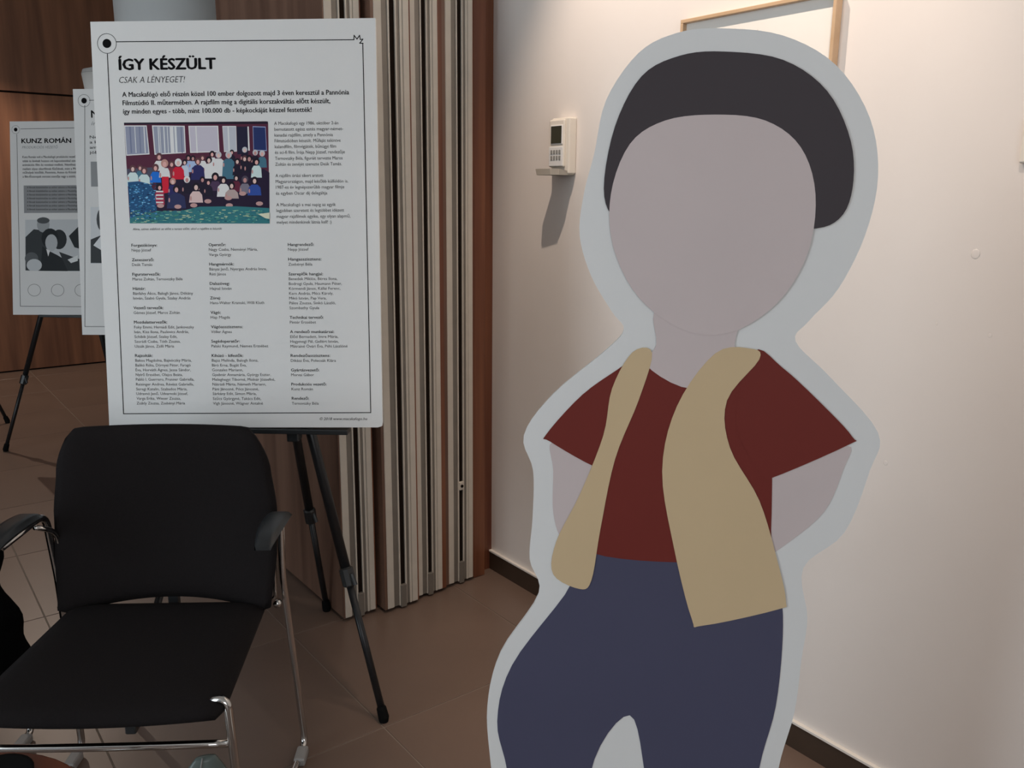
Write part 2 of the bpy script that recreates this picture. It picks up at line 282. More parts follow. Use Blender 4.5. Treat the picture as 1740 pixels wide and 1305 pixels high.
def flat(pts, y=0.0):          # flat printed shape in the x-z plane, facing -y
    bm = bmesh.new(); vs = [bm.verts.new((p[0], y, p[1])) for p in pts]
    f = bm.faces.new(vs); f.normal_update()
    if f.normal.y > 0: f.normal_flip()
    bmesh.ops.triangulate(bm, faces=[f]); return bm
def slab(pts, y0, y1):         # outline in x-z with real thickness
    bm = bmesh.new(); a = [bm.verts.new((p[0], y0, p[1])) for p in pts]; b = [bm.verts.new((p[0], y1, p[1])) for p in pts]
    n = len(pts); f1 = bm.faces.new(a); f2 = bm.faces.new(b[::-1])
    for i in range(n): bm.faces.new((a[i], b[i], b[(i+1) % n], a[(i+1) % n]))
    bmesh.ops.recalc_face_normals(bm, faces=bm.faces[:])
    bmesh.ops.triangulate(bm, faces=[f1, f2]); return bm
def stroke(pts, wdt, y, closed=False, bm=None):
    bm = bm or bmesh.new(); P = [Vector((p[0], p[1])) for p in pts]
    seg = list(zip(P, P[1:]))+([(P[-1], P[0])] if closed else [])
    for a, b in seg:
        d = (b-a)
        if d.length < 1e-6: continue
        d.normalize(); n = Vector((-d.y, d.x))*wdt/2; a2, b2 = a-d*wdt/2, b+d*wdt/2
        bm.faces.new([bm.verts.new((q.x, y, q.y)) for q in (a2-n, b2-n, b2+n, a2+n)])
    return bm
# printed lettering: every line becomes flat mesh letters, one mesh per text block
def lettering(blocks):
    tmp = []
    for name, lines, matn, parent, y, bold, slant in blocks:
        for t in lines:
            cu = bpy.data.curves.new('txt', 'FONT'); cu.body = t[0]; cu.size = 1; cu.resolution_u = 2; cu.offset = min(0, bold); cu.shear = slant
            o = bpy.data.objects.new('txt', cu); C.objects.link(o); tmp.append(o)
    bpy.context.view_layer.update(); dg = bpy.context.evaluated_depsgraph_get(); i = 0
    for name, lines, matn, parent, y, bold, slant in blocks:
        V, Fc = [], []
        for t in lines:
            me = tmp[i].evaluated_get(dg).to_mesh(); i += 1
            xs = [v.co.x for v in me.vertices]; x0, x1 = min(xs), max(xs); k = t[3]/(x1-x0); base = len(V)
            for sx, sy in (((-1, 0), (1, 0), (0, 1), (0, -1)) if bold > 0 else ((0, 0),)):
                base = len(V); q = y-.000004*(sx+2*sy)
                V += [(t[1]+(v.co.x-x0)*k+sx*bold*t[4], q, t[2]+(v.co.y+.6*sy*bold)*t[4]) for v in me.vertices]
                Fc += [[base+j for j in p.vertices] for p in me.polygons]
        me = bpy.data.meshes.new(name); me.from_pydata(V, [], Fc); me.materials.append(M[matn])
        o = link(bpy.data.objects.new(name, me), parent)
        if len(lines) > 3: o['kind'] = 'stuff'      # letters a few pixels high
    for o in tmp:
        cu = o.data; bpy.data.objects.remove(o); bpy.data.curves.remove(cu)
def ink_mesh(name, shapes, parent, y0):     # flat colour print: list of (points, colour), painted in order, on one mesh
    bm = bmesh.new(); cl = bm.loops.layers.float_color.new('ink')
    for i, (pts, col) in enumerate(shapes):
        y = y0-i*0.000002
        try: f = bm.faces.new([bm.verts.new((p[0], y, p[1])) for p in pts])
        except ValueError: continue
        for l in f.loops: l[cl] = col
        f.normal_update()
        if f.normal.y > 0: f.normal_flip()
    bmesh.ops.triangulate(bm, faces=bm.faces[:])
    return obj(name, bm, 'photo', parent)
def copy_tree(o, parent=None):
    c = o.copy(); link(c, parent)
    for ch in [x for x in o.children]: copy_tree(ch, c)
    return c
# ---------------------------------------------------------------- the room
WX, CORNER_Y, BACK_Y, CEIL = 1.756, 2.42, 7.43, 3.1
X0, Y0 = -4.0, -3.0
def struct(name, bm, m, smooth=False): return tag(obj(name, bm, m, None, smooth), kind='structure')
floor = struct('floor', bx(X0-.2, 3.2, Y0-.2, BACK_Y+.2, -0.06, -0.0022), 'grout')
PX, PY, GX, GY = 0.607, 0.595, 0.951, 1.790
tile_mesh = {}
def tile(x0, x1, y0, y1):
    key = (round(x1-x0, 3), round(y1-y0, 3))
    if key not in tile_mesh:
        bm = bx(0, x1-x0, 0, y1-y0, -0.01, 0.0, bev=0.0008, seg=1)
        o = obj('tile', bm, 'tile', floor); tile_mesh[key] = o.data
    else:
        o = link(bpy.data.objects.new('tile', tile_mesh[key]), floor)
    o.location = (x0, y0, 0)
g = 0.0018
i0, i1 = math.floor((-1.6-GX)/PX), math.ceil((WX-GX)/PX); j0, j1 = math.floor((-0.6-GY)/PY), math.ceil((BACK_Y-GY)/PY)
for i in range(i0, i1):
    for j in range(j0, j1):
        xa, xb = GX+i*PX+g, min(GX+(i+1)*PX-g, WX); ya, yb = GY+j*PY+g, min(GY+(j+1)*PY-g, BACK_Y)
        if xb-xa > .02 and yb-ya > .02: tile(xa, xb, ya, yb)
bm = bx(X0, GX+i0*PX, Y0, BACK_Y, -.01, 0); box(bm, GX+i0*PX, WX, Y0, GY+j0*PY, -.01, 0); box(bm, WX, 3.0, 3.35, BACK_Y, -.01, 0)
tag(obj('tile_field', bm, 'tile', floor), kind='stuff')
struct('ceiling', bx(X0-.2, 3.2, Y0-.2, BACK_Y+.2, CEIL, CEIL+.1), 'ceil')
wr = struct('wall_right', bx(WX, WX+.2, Y0-.2, 3.35, 0, CEIL), 'wall')
struct('wall_alcove', bx(3.0, 3.2, 3.35, BACK_Y+.2, 0, CEIL), 'wall')
struct('wall_return', bx(WX+.2, 3.2, 3.15, 3.35, 0, CEIL), 'wall')
# small repaired plug, chips and dents in the plaster
for (yy, zz, s) in ((0.800, 1.269, .009), (0.753, 1.113, .004), (0.936, 0.802, .005), (0.86, 1.123, .003)):
    bmp = bmesh.new(); bmesh.ops.create_uvsphere(bmp, u_segments=12, v_segments=6, radius=s)
    bmesh.ops.scale(bmp, vec=(.05, 1, 1.1), verts=bmp.verts[:]); bmesh.ops.translate(bmp, vec=(WX, yy, zz), verts=bmp.verts[:])
    obj('plaster_chip', bmp, 'wall', wr, True)
bb = struct('baseboard_right', bx(WX-.010, WX, Y0, CORNER_Y, 0, 0.068), 'base')
obj('top_ledge', bx(WX-.012, WX, Y0, CORNER_Y, 0.068, 0.075, bev=.001), 'basetop', bb)  # narrow strip along the baseboard top, much paler than the board
wb = struct('wall_back', bx(X0-.2, 3.0, BACK_Y, BACK_Y+.2, 0, CEIL), 'seal')
pm = None
for k in range(6):
    for z0, z1 in ((0.012, 2.052), (2.066, 3.09)):
        xa = X0+k*1.1665; o = obj('panel', bx(xa+.004, xa+1.1625, BACK_Y-.022, BACK_Y, z0, z1, bev=.001, seg=1), 'wood', wb)
def wall_with_window(name, axis, pos, a0, a1, w0, w1, z0, z1):
    bm = bmesh.new()
    def b(p0, p1, q0, q1):
        t0, t1 = (pos-.2, pos)
        box(bm, t0, t1, p0, p1, q0, q1) if axis == 0 else box(bm, p0, p1, t0, t1, q0, q1)
    b(a0, w0, 0, CEIL); b(w1, a1, 0, CEIL); b(w0, w1, 0, z0); b(w0, w1, z1, CEIL)
    return struct(name, bm, 'wall')
wall_with_window('wall_left', 0, X0, Y0-.2, BACK_Y+.2, -1.3, 4.8, .8, 2.7)
wall_with_window('wall_front', 1, Y0, X0, WX, -3.0, 0.0, .8, 2.7)
bm = bmesh.new()
for k in range(6): box(bm, X0-.12, X0-.07, -1.3+k*1.21, -1.25+k*1.21, .8, 2.7)
box(bm, X0-.12, X0-.07, -1.3, 4.8, .8, .85); box(bm, X0-.12, X0-.07, -1.3, 4.8, 2.65, 2.7); struct('window_1', bm, 'frost')
bm = bmesh.new()
for k in range(4): box(bm, -3.0+k*.985, -2.955+k*.985, Y0-.12, Y0-.07, .8, 2.7)
box(bm, -3, 0, Y0-.12, Y0-.07, .8, .85); box(bm, -3, 0, Y0-.12, Y0-.07, 2.65, 2.7); struct('window_2', bm, 'frost')
# wooden jamb at the end of the plaster wall, behind the stacked leaves
jm = struct('trim_1', bx(1.652, WX-.001, CORNER_Y-.001, 3.35, 0, CEIL), 'jamb')
obj('jamb_strip', bx(1.652, 1.70, CORNER_Y-.035, CORNER_Y-.001, 0, CEIL, bev=.001, seg=1), 'jamb', jm)
# ---------------------------------------------------------------- ceiling spotlights washing the wall, plus one added for the far floor
def spot(loc, target, watts, angle, label, blend=0.6):
    e = empty('ceiling_spotlight', loc, 0, label, 'spotlight', 'ceiling spotlights along the wall')
    d = (Vector(target)-Vector(loc)).normalized(); q = d.to_track_quat('-Z', 'Y')
    o = obj('lamp_head', lathe([(.028, .05), (.034, .045), (.034, -.05), (.030, -.05), (.028, -.02)], 20), 'blackplastic', e, True); o.rotation_euler = q.to_euler()
    obj('stem', tb([(0, 0, .03), (0, 0, CEIL-loc[2])], .008), 'blackplastic', e)
    l = bpy.data.lights.new('spot_lamp', 'SPOT'); l.energy = watts; l.spot_size = math.radians(angle); l.spot_blend = blend; l.color = (1.0, 0.81, 0.66); l.shadow_soft_size = 0.012
    lo = bpy.data.objects.new('spot_lamp', l); link(lo, e); lo.rotation_euler = q.to_euler(); lo.location = d*.06
spot((1.10, 1.62, 2.88), (1.756, 1.50, 1.55), SPOT_W, 74, 'black ceiling spotlight aimed at the framed drawing')
spot((1.10, 0.62, 2.88), (1.756, 0.72, 1.10), SPOT_W*.50, 74, 'black ceiling spotlight aimed at the bare wall')
spot((0.75, 6.75, 2.88), (0.80, 6.2, 0), SPOT_W*1.25, 115, 'added unseen ceiling spotlight brightening the far tiled floor')  # added lamp, unseen: brightens the far floor from behind the boards
# ---------------------------------------------------------------- folding partition leaves stacked on edge
def leaf(x0, x1, yf, label, wood_l=.004, wood_r=.004, depth=.86, lock=False):
    e = empty('partition_leaf', ((x0+x1)/2, yf, 0.012), 0, label, 'partition', 'folding partition leaves stacked at the wall end')
    h = 2.98; W = x1-x0; a = -W/2; s = W/.114
    obj('wood_face', bx(a-wood_l, a, .001, depth, 0, h), 'wood2', e); obj('wood_face', bx(-a, -a+wood_r, .004, depth, 0, h), 'jamb', e)
    obj('core', bx(a, -a, .03, depth, 0.004, h), 'alugrey', e)
    p = a
    def strip(nm, w, y, m, bev=.0008):
        nonlocal p
        obj(nm, bx(p, p+w*s, y, .03, 0.0, h, bev=bev, seg=1), m, e); p += w*s
    strip('edge_profile', .025, 0.0, 'alu', .002); strip('recess', .0195, .005, 'alugrey'); strip('lip', .0055, .001, 'alu')
    q = p; strip('slot_seal', .0175, .006, 'seal'); strip('lip', .0055, .001, 'alu'); strip('recess', .010, .004, 'alugrey'); strip('edge_profile', .008, .001, 'alu'); strip('groove', .002, .003, 'alugrey'); strip('edge_profile', .021, .001, 'alu', .002)
    obj('floor_guide', bx(q-.002, q+.0195*s, -.004, .02, -.006, .075, bev=.002), 'alugrey', e)
    if lock:
        lk = obj('lock_plate', bx(q-.001, q+.0185*s, -.003, .02, .345, .375, bev=.002), 'alu', e)
        b2 = lathe([(.0055, 0), (.0055, .003)], 16); bmesh.ops.rotate(b2, matrix=Matrix.Rotation(math.pi/2, 3, 'X'), verts=b2.verts[:]); bmesh.ops.translate(b2, vec=(q+.009*s, -.0025, .36), verts=b2.verts[:])
        obj('keyhole', b2, 'seal', lk)
leaf(1.126, 1.238, 2.362, 'folding partition leaf with broad walnut face, farthest from the white wall')
leaf(1.268, 1.386, 2.335, 'second partition leaf from the left, just right of the dark gap', .010, .005)
leaf(1.396, 1.500, 2.357, 'third partition leaf from the left, with a thin dark wood seam', .004, .016)
leaf(1.535, 1.640, 2.371, 'partition leaf with small round lock, nearest the white wall', .016, .004, lock=True)
# ---------------------------------------------------------------- round white column and lamp in the background
col = obj('round_column', lathe([(.312, 0), (.312, CEIL)], 48, (1.62, 5.365)), 'column', None, True)
tag(col, 'round white column behind the large poster board', 'column')
e = empty('floor_lamp', (1.005, 4.29, .06), 0, 'white floor lamp with tapered shade peeking between the boards', 'lamp')
obj('base', lathe([(.14, -.06), (.14, -.045), (.03, -.03)], 24), 'frost', e, True); obj('pole', tb([(0, 0, -.04), (0, 0, 1.80)], .012), 'frost', e, True)
obj('lamp_shade', lathe([(.098, 1.62), (.120, 1.812), (.116, 1.81), (.094, 1.62)], 32), 'shade', e, True)
obj('shade_top', lathe([(.120, 1.812), (.114, 1.83), (.07, 1.842), (.01, 1.846)], 32), 'shadelid', e, True)
# ---------------------------------------------------------------- easels
def make_easel():
    e = empty('tripod_easel')
    A = Vector((0, .194, 1.218))
    feet = [Vector((.344, -.056, 0)), Vector((-.344, -.056, 0)), Vector((.045, .548, 0))]
    for f in feet:
        off = Vector((f.x, f.y-.194, 0)).normalized()*.02; a = A+off; f = f+Vector((0, 0, .012)); mid = a.lerp(f, .695); d = (f-a).normalized()
        lg = obj('leg', tb([a, mid], .0135), 'easel', e, True)
        obj('lower_tube', tb([mid-d*.02, f], .0098), 'easel', lg, True)
        obj('clamp', tb([mid-d*.026, mid-d*.022, mid+d*.022, mid+d*.026], [.014, .019, .019, .014], n=10), 'blackplastic', lg)
        obj('clamp_lever', tb([mid+Vector((.012, -.008, .012)), mid+Vector((.024, -.016, -.016))], .006, n=8), 'blackplastic', lg)
        obj('rubber_foot', tb([f-d*.03, f-d*.026, f, f+Vector((0, 0, -.0115))], [.011, .013, .0145, .0125], n=12), 'rubber', lg)
    obj('hub', lathe([(.026, 1.19), (.034, 1.20), (.034, 1.235), (.022, 1.25)], 18, (0, .194)), 'blackplastic', e, True)
    obj('mast', tb([(0, .194, 1.22), (0, .20, 1.66)], .009), 'easel', e, True)
    obj('mast_arm', tb([(0, .197, 1.60), (0, .142, 1.60)], .007), 'easel', e, True)
    obj('ledge', bx(-.212, .262, -.006, .030, .776, .789, bev=.002), 'blackplastic', e)
    for s in (-1, 1): obj('peg', tb([(s*.122, .112, .80), (s*.122, .02, .778)], .008), 'easel', e, True)
    obj('clamp_block', bx(.095, .125, .03, .07, .745, .776, bev=.003), 'blackplastic', e)
    return e
YB = math.radians(-38.853)
easel = make_easel(); easel.location = (.7309, 2.0729, 0); easel.rotation_euler.z = YB
GE = 'black tripod easels'
tag(easel, 'black tripod easel under the large poster behind the chair', 'easel', GE)
for loc, yaw, lab in (((.976, 3.661, 0), -40, 'black tripod easel under the middle poster board'), ((.804, 4.952, 0), -40.2, 'black tripod easel under the leftmost poster board'), ((.253, 5.705, 0), 20, 'farthest black tripod easel, one foot showing at the left edge')):
    c = copy_tree(easel); c.location = loc; c.rotation_euler.z = math.radians(yaw); tag(c, lab, 'easel', GE)
    if 4.8 < loc[1] < 5: 
        for ch in c.children:
            if ch.name.startswith(('ledge', 'peg', 'clamp_block')): ch.location.z -= .056; ch.location.x += .10
            if ch.name.startswith('mast'): ch.location.y += .045 if ch.name.startswith('mast_arm') else .008
    if loc[1] < 4:
        for ch in c.children:
            if ch.name.startswith('ledge'): ch.location.z -= .003
# ---------------------------------------------------------------- poster boards
def board(P, label, cut=0.012):
    e = empty('poster_board', (0, 0, 0), 0, label, 'poster', 'poster boards on easels')
    a, b, r = (math.radians(v) for v in P[3:6]); rr = Vector((math.cos(a), math.sin(a), 0)); bk = Vector((-math.sin(a), math.cos(a), 0))
    u = Vector((0, 0, 1))*math.cos(b)+bk*math.sin(b); r2 = rr*math.cos(r)+u*math.sin(r); u2 = u*math.cos(r)-rr*math.sin(r)
    mm = Matrix((r2, u2.cross(r2), u2)).transposed().to_4x4(); mm.translation = Vector(P[:3]); e.matrix_world = mm
    pts = [(-.35, 0), (.35-cut, 0), (.348, .003), (.35, cut), (.35, 1), (-.35, 1)]
    obj('panel', slab(pts, 0, .010), 'foam', e)
    return e
b1 = board((.7309, 2.0729, .791, -38.853, 7.413, .9425), 'large white poster headed in bold capitals with a group photo')
b2 = board((.976, 3.661, .788, -40, 8, .8), 'narrow visible poster board between the two other posters')
b3 = board((.880, 4.888, .735, -40.18, 10.43, .76), 'smaller looking white poster with black-and-white photo at far left')
Yp = -.0004
lettering([('title', DATA['title'], 'ink', b1, Yp, .042, 0), ('subtitle', DATA['sub'], 'greyink', b1, Yp, -.006, .22), ('intro_text', DATA['intro'], 'ink', b1, Yp, .020, 0),
    ('body_text', DATA['body'], 'greyink', b1, Yp, 0.0, 0), ('caption', DATA['cap'], 'greyink', b1, Yp, 0, .2), ('copyright_line', DATA['copy'], 'greyink', b1, Yp, .004, .2),
    ('credit_headings', DATA['bold'], 'ink', b1, Yp, .016, 0), ('credit_names', DATA['reg'], 'greyink', b1, Yp, 0.0, 0),
    ('title', DATA['b3title'], 'ink', b3, Yp, .036, 0), ('subtitle', DATA['b3sub'], 'paleink', b3, Yp, 0, .2), ('intro_text', DATA['b3intro'], 'ink', b3, Yp, .012, 0), ('body_text', DATA['b3body'], 'greyink', b3, Yp-.0004, 0, 0)])
obj('border_line', stroke(DATA['line1'], .0021, Yp), 'ink', b1)
def disc(cx, cz, rx, rz, n=20, a0=0, a1=2*math.pi): return [(cx+rx*math.cos(a0+(a1-a0)*k/n), cz+rz*math.sin(a0+(a1-a0)*k/n)) for k in range(n)]
def emblem(par, cx, cz, s, y=Yp):       # plain round mark at the head of the border line
    bm = stroke(disc(cx, cz, .026*s, .026*s, 28), .0013*s, y, True); obj('emblem_ring', bm, 'greyink', par)
    obj('emblem_dot', flat(disc(cx, cz, .012*s, .012*s, 24), y-.0001), 'ink', par)
emblem(b1, -.3112, .948, .9)
# group photograph printed on the large poster
AF = DATA['photoaff']
def ph(x, y): return (AF[0][0]*x+AF[1][0]*y+AF[2][0], AF[0][1]*x+AF[1][1]*y+AF[2][1])
def php(*pts): return [ph(*p) for p in pts]
def ell(cx, cy, rx, ry, n=14): return [ph(cx+rx*math.cos(2*math.pi*k/n), cy+ry*math.sin(2*math.pi*k/n)) for k in range(n)]
def pc(r, g, b): k = .8/lin(168); return tuple(min(.85, lin(v)*k) for v in (r, g, b))+(1,)
S = [(php((72, 55), (400, 60), (900, 48), (1625, 42), (1642, 60), (1668, 1160), (130, 1160)), pc(66, 30, 46))]
S.append((php((72, 55), (1640, 44), (1640, 70), (72, 75)), pc(28, 22, 34)))
def window(q, fill, frame=(196, 196, 204)):
    S.append((php(*q), pc(*frame))); cx = sum(p[0] for p in q)/4; cy = sum(p[1] for p in q)/4
    S.append((php(*[(cx+(p[0]-cx)*.93, cy+(p[1]-cy)*.93) for p in q]), pc(*fill)))
window(((75, 85), (320, 85), (350, 400), (95, 415)), (112, 116, 132)); window(((378, 85), (735, 90), (748, 385), (405, 405)), (116, 120, 134)); window(((775, 90), (1100, 90), (1115, 375), (795, 385)), (152, 148, 158))
window(((1145, 92), (1295, 92), (1305, 370), (1165, 375)), (146, 148, 156)); window(((1475, 95), (1615, 100), (1630, 365), (1485, 360)), (30, 40, 78), (120, 130, 160))
S.append((php((1300, 100), (1420, 100), (1430, 400), (1310, 400)), pc(28, 26, 44))); S.append((php((1418, 98), (1432, 98), (1445, 360), (1428, 360)), pc(190, 190, 200)))
for x, wd in ((130, 14), (185, 8), (235, 10), (285, 10), (440, 10), (500, 12), (570, 40), (620, 24), (690, 10), (850, 14), (1200, 16), (460, 6), (540, 8)):
    S.append((php((x, 100), (x+wd, 100), (x+wd+14, 385), (x+14, 385)), pc(*random.choice(((170, 172, 186), (88, 94, 116), (180, 178, 186))))))
S.append((php((420, 640), (1600, 560), (1660, 600), (1665, 1000), (900, 1000), (420, 1030)), pc(30, 22, 40)))
S.append((php((100, 560), (420, 540), (420, 700), (110, 720)), pc(60, 60, 74)))
SK = ((172, 132, 128), (150, 110, 108), (182, 148, 142))
def pers(x, y, r, hair, shirt, w=1.0, L=150):
    S.append(([ph(*p) for p in ((x-r*1.5*w, y+r*2.1), (x-r*.9, y+r*1.15), (x+r*.9, y+r*1.15), (x+r*1.5*w, y+r*2.1), (x+r*1.75*w, y+L), (x-r*1.75*w, y+L))], pc(*shirt)))
    S.append((ell(x-r*1.3*w, y+r*3.1, r*.24, r*.7, 8), pc(*SK[1])))
    S.append((ell(x, y-r*.15, r*1.02, r*1.15), pc(*hair))); S.append((ell(x, y+r*.12, r*.52, r*.72), pc(*random.choice(SK))))
DK, BR, LB, GR = (26, 20, 28), (72, 46, 50), (150, 112, 104), (150, 150, 154)
WH, CRm, PG, TE, NV, BK, RD = (206, 200, 198), (196, 186, 176), (158, 186, 172), (54, 88, 104), (34, 34, 74), (26, 22, 36), (160, 26, 44)
for p in ((455, 430, 36, BR, WH), (245, 550, 28, BR, TE), (775, 440, 28, DK, (120, 138, 170)), (825, 445, 26, DK, (130, 146, 174)), (930, 440, 27, BR, WH), (1035, 400, 30, DK, CRm), (1250, 380, 24, DK, BK), (1390, 355, 28, GR, BK), (1505, 385, 28, GR, BK), (1580, 395, 30, GR, TE),
          (165, 560, 34, BR, PG, 1.1, 190), (290, 580, 36, BR, PG, 1.1, 190), (592, 510, 32, BR, (96, 40, 50)), (735, 490, 28, DK, (150, 160, 180)), (1000, 465, 34, DK, WH, 1.25, 200), (1105, 410, 32, GR, CRm, 1.3, 230), (1215, 410, 34, GR, TE, 1.2, 260), (1310, 480, 30, DK, BK), (1390, 450, 30, BR, BK), (1440, 450, 34, DK, BK), (1520, 485, 34, DK, PG, 1.0, 170),
          (415, 550, 36, BR, (24, 84, 160), 1.0, 160), (515, 505, 40, LB, WH, .9, 150), (665, 495, 38, WH, RD, 1.05, 180), (880, 480, 34, BR, NV, 1.3, 200)): pers(*p)
S.append((php((485, 645), (560, 645), (560, 820), (490, 830)), pc(*RD)))
for p in ((760, 680, 34, WH, BK), (930, 680, 30, DK, BK), (1070, 650, 40, DK, (60, 44, 66)), (605, 700, 32, LB, NV), (995, 710, 30, DK, BK), (1300, 660, 30, DK, (78, 30, 46)), (1395, 680, 36, (60, 54, 66), (96, 92, 104)), (1160, 685, 34, DK, CRm, 1.2, 180), (1500, 690, 36, DK, (38, 60, 120), 1.2, 160), (460, 765, 32, DK, (128, 40, 60), 1.0, 190), (645, 785, 38, DK, (36, 40, 70), 1.6, 210), (860, 760, 40, DK, (170, 148, 146), 1.1, 170), (1250, 745, 36, DK, (140, 124, 122), 1.25, 140)): pers(*p)
for x, y in ((835, 960), (660, 975), (470, 965), (1215, 880), (1225, 960), (1555, 940), (990, 915), (1370, 830)): S.append((ell(x, y, 40, 24, 10), pc(150, 118, 116)))
for k in range(4): S.append((php((420, 800+k*40), (500, 800+k*40), (500, 816+k*40), (420, 816+k*40)), pc(206, 170, 170)))
S.append((php((110, 705), (230, 695), (350, 725), (400, 800), (420, 930), (430, 1020), (290, 1060), (135, 1110)), pc(26, 62, 96)))
S.append((php((130, 1100), (420, 1030), (700, 1020), (900, 975), (1300, 970), (1662, 990), (1668, 1160), (130, 1160)), pc(40, 92, 98)))
for k in range(190):
    x = random.uniform(125, 420); y = random.uniform(715, 1120); c = random.choice(((20, 40, 70), (60, 110, 150), (90, 140, 170), (30, 80, 110))); S.append((ell(x, y, random.uniform(4, 20), random.uniform(3, 9), 6), pc(*c)))
for k in range(300):
    x = random.uniform(140, 1655); y = random.uniform(1010, 1150)+(30 if x < 400 else 0)*.3; c = random.choice(((28, 62, 72), (70, 130, 120), (110, 150, 130), (36, 80, 100), (60, 112, 96), (150, 160, 130))); S.append((ell(x, min(y, 1152), random.uniform(5, 28), random.uniform(2, 6), 6), pc(*c)))
S.append((php((1540, 1055), (1666, 1040), (1667, 1110), (1620, 1100)), pc(170, 170, 150)))
ink_mesh('group_photo', S, b1, Yp)
# leftmost poster: grey text box, black-and-white photograph, plain round marks
A3 = DATA['b3aff']
def p3(x, y): return (A3[0][0]*x+A3[1][0]*y+A3[2][0], A3[0][1]*x+A3[1][1]*y+A3[2][1])
def g3(v): return pc(v, v+3, v+5)
obj('text_box', flat([(DATA['b3box'][0][0], DATA['b3box'][0][1]), (.31, DATA['b3box'][1][1]), (.31, DATA['b3box'][2][1]), DATA['b3box'][3]], Yp), 'paleink', b3)
T = [([p3(112, 713), p3(480, 710), p3(480, 942), p3(113, 940)], g3(150))]
def e3(cx, cy, rx, ry, n=18): return [p3(cx+rx*math.cos(2*math.pi*k/n), cy+ry*math.sin(2*math.pi*k/n)) for k in range(n)]
T += [([p3(*q) for q in ((113, 790), (150, 755), (190, 760), (215, 860), (190, 940), (113, 938))], g3(44)), (e3(192, 735, 28, 34), g3(120)), (e3(192, 716, 28, 14), g3(60)),
      (e3(262, 800, 34, 44), g3(34)), ([p3(*q) for q in ((188, 830), (215, 850), (255, 870), (296, 895), (300, 941), (180, 940))], g3(30)), (e3(222, 795, 38, 44), g3(28)), (e3(228, 815, 27, 38), g3(138)), ([p3(*q) for q in ((205, 842), (222, 850), (214, 876))], g3(175)),
      ([p3(*q) for q in ((305, 785), (345, 745), (420, 760), (420, 860), (330, 835))], g3(32)), ([p3(*q) for q in ((262, 855), (345, 885), (420, 900), (420, 940), (300, 940))], g3(40)), ([p3(*q) for q in ((300, 890), (345, 870), (345, 895), (315, 905))], g3(170)),
      (e3(140, 885, 30, 28), g3(70)), (e3(152, 915, 34, 28), g3(150))]
T[-1] = ([(x, max(z, p3(130, 940)[1])) for x, z in T[-1][0]], T[-1][1])
ink_mesh('black_and_white_photo', T, b3, Yp)
obj('border_line', stroke([p3(75, 335), p3(90, 1098), p3(560, 1100), p3(560, 305), p3(92, 311)], .0022, Yp), 'greyink', b3)
emblem(b3, *p3(70, 314), .8)
for k in range(4): obj('sketch_circle', stroke(disc(*p3(152+104*k, 1026), .034, .031, 26), .0016, Yp, True), 'greyink', b3)
# middle poster: the sliver in view
A2 = DATA['b2aff']
def p2(x, y): return (A2[0][0]*x+A2[1][0]*y+A2[2][0], A2[0][1]*x+A2[1][1]*y+A2[2][1])
emblem(b2, *p2(373, 188), .95)
obj('border_line', stroke([p2(376, 208), p2(376, 1192), (.32, p2(376, 1194)[1]), (.32, p2(396, 186)[1]), p2(396, 186)], .002, Yp), 'greyink', b2)
k2 = p2(405, 262); s2 = p2(405, 295)
lettering([('title', [['N', k2[0], k2[1], .030, .042]], 'ink', b2, Yp, .022, 0), ('subtitle', [['író', s2[0], s2[1], .036, .022]], 'paleink', b2, Yp, 0, .2),
    ('intro_text', [[t, p2(398, y)[0], p2(398, y)[1], wd, .0165] for t, y, wd in (('Nepp József', 353, .13), ('a karrier', 375, .10), ('amikor', 398, .075), ('jóban', 420, .06))], 'ink', b2, Yp, .012, 0)])
obj('text_box', flat([p2(402, 455), (.30, p2(402, 455)[1]), (.30, p2(404, 565)[1]), p2(404, 565)], Yp), 'paleink', b2)
def e2(cx, cy, rx, ry, n=18): return [p2(cx+rx*math.cos(2*math.pi*k/n), cy+ry*math.sin(2*math.pi*k/n)) for k in range(n)]
ink_mesh('black_and_white_photo', [([p2(402, 655), (.30, p2(402, 655)[1]), (.30, p2(402, 908)[1]), p2(402, 908)], g3(158)), (e2(462, 710, 34, 58), g3(50)), ([p2(402, 800), p2(450, 780), p2(560, 800), p2(560, 906), p2(402, 905)], g3(38)), ([p2(414, 826), p2(446, 785), p2(470, 860)], g3(165))], b2, Yp)
# ---------------------------------------------------------------- armchair with chrome sled frame
def pillow(bm, fn, nu=20, nv=16):       # closed cushion: fn(u, v, side) -> point, u and v in -1..1
    gr = []
    for side in (0, 1): gr.append([[bm.verts.new(fn(-1+2*i/nu, -1+2*j/nv, side)) for i in range(nu+1)] for j in range(nv+1)])
    for j in range(nv):
        for i in range(nu):
            a = gr[0]; bm.faces.new((a[j][i], a[j][i+1], a[j+1][i+1], a[j+1][i])); a = gr[1]; bm.faces.new((a[j][i], a[j+1][i], a[j+1][i+1], a[j][i+1]))
    ring = [(0, i) for i in range(nu)]+[(j, nu) for j in range(nv)]+[(nv, i) for i in range(nu, 0, -1)]+[(j, 0) for j in range(nv, 0, -1)]
    for k in range(len(ring)):
        (j, i), (j2, i2) = ring[k], ring[(k+1) % len(ring)]
        bm.faces.new((gr[0][j][i], gr[1][j][i], gr[1][j2][i2], gr[0][j2][i2]))
    bmesh.ops.recalc_face_normals(bm, faces=bm.faces[:]); return bm
def interp(t, kn):
    for (a, x), (b, y) in zip(kn, kn[1:]):
        if t <= b: s = (t-a)/(b-a); s = s*s*(3-2*s)*.5+s*.5; return x+(y-x)*s
    return kn[-1][1]
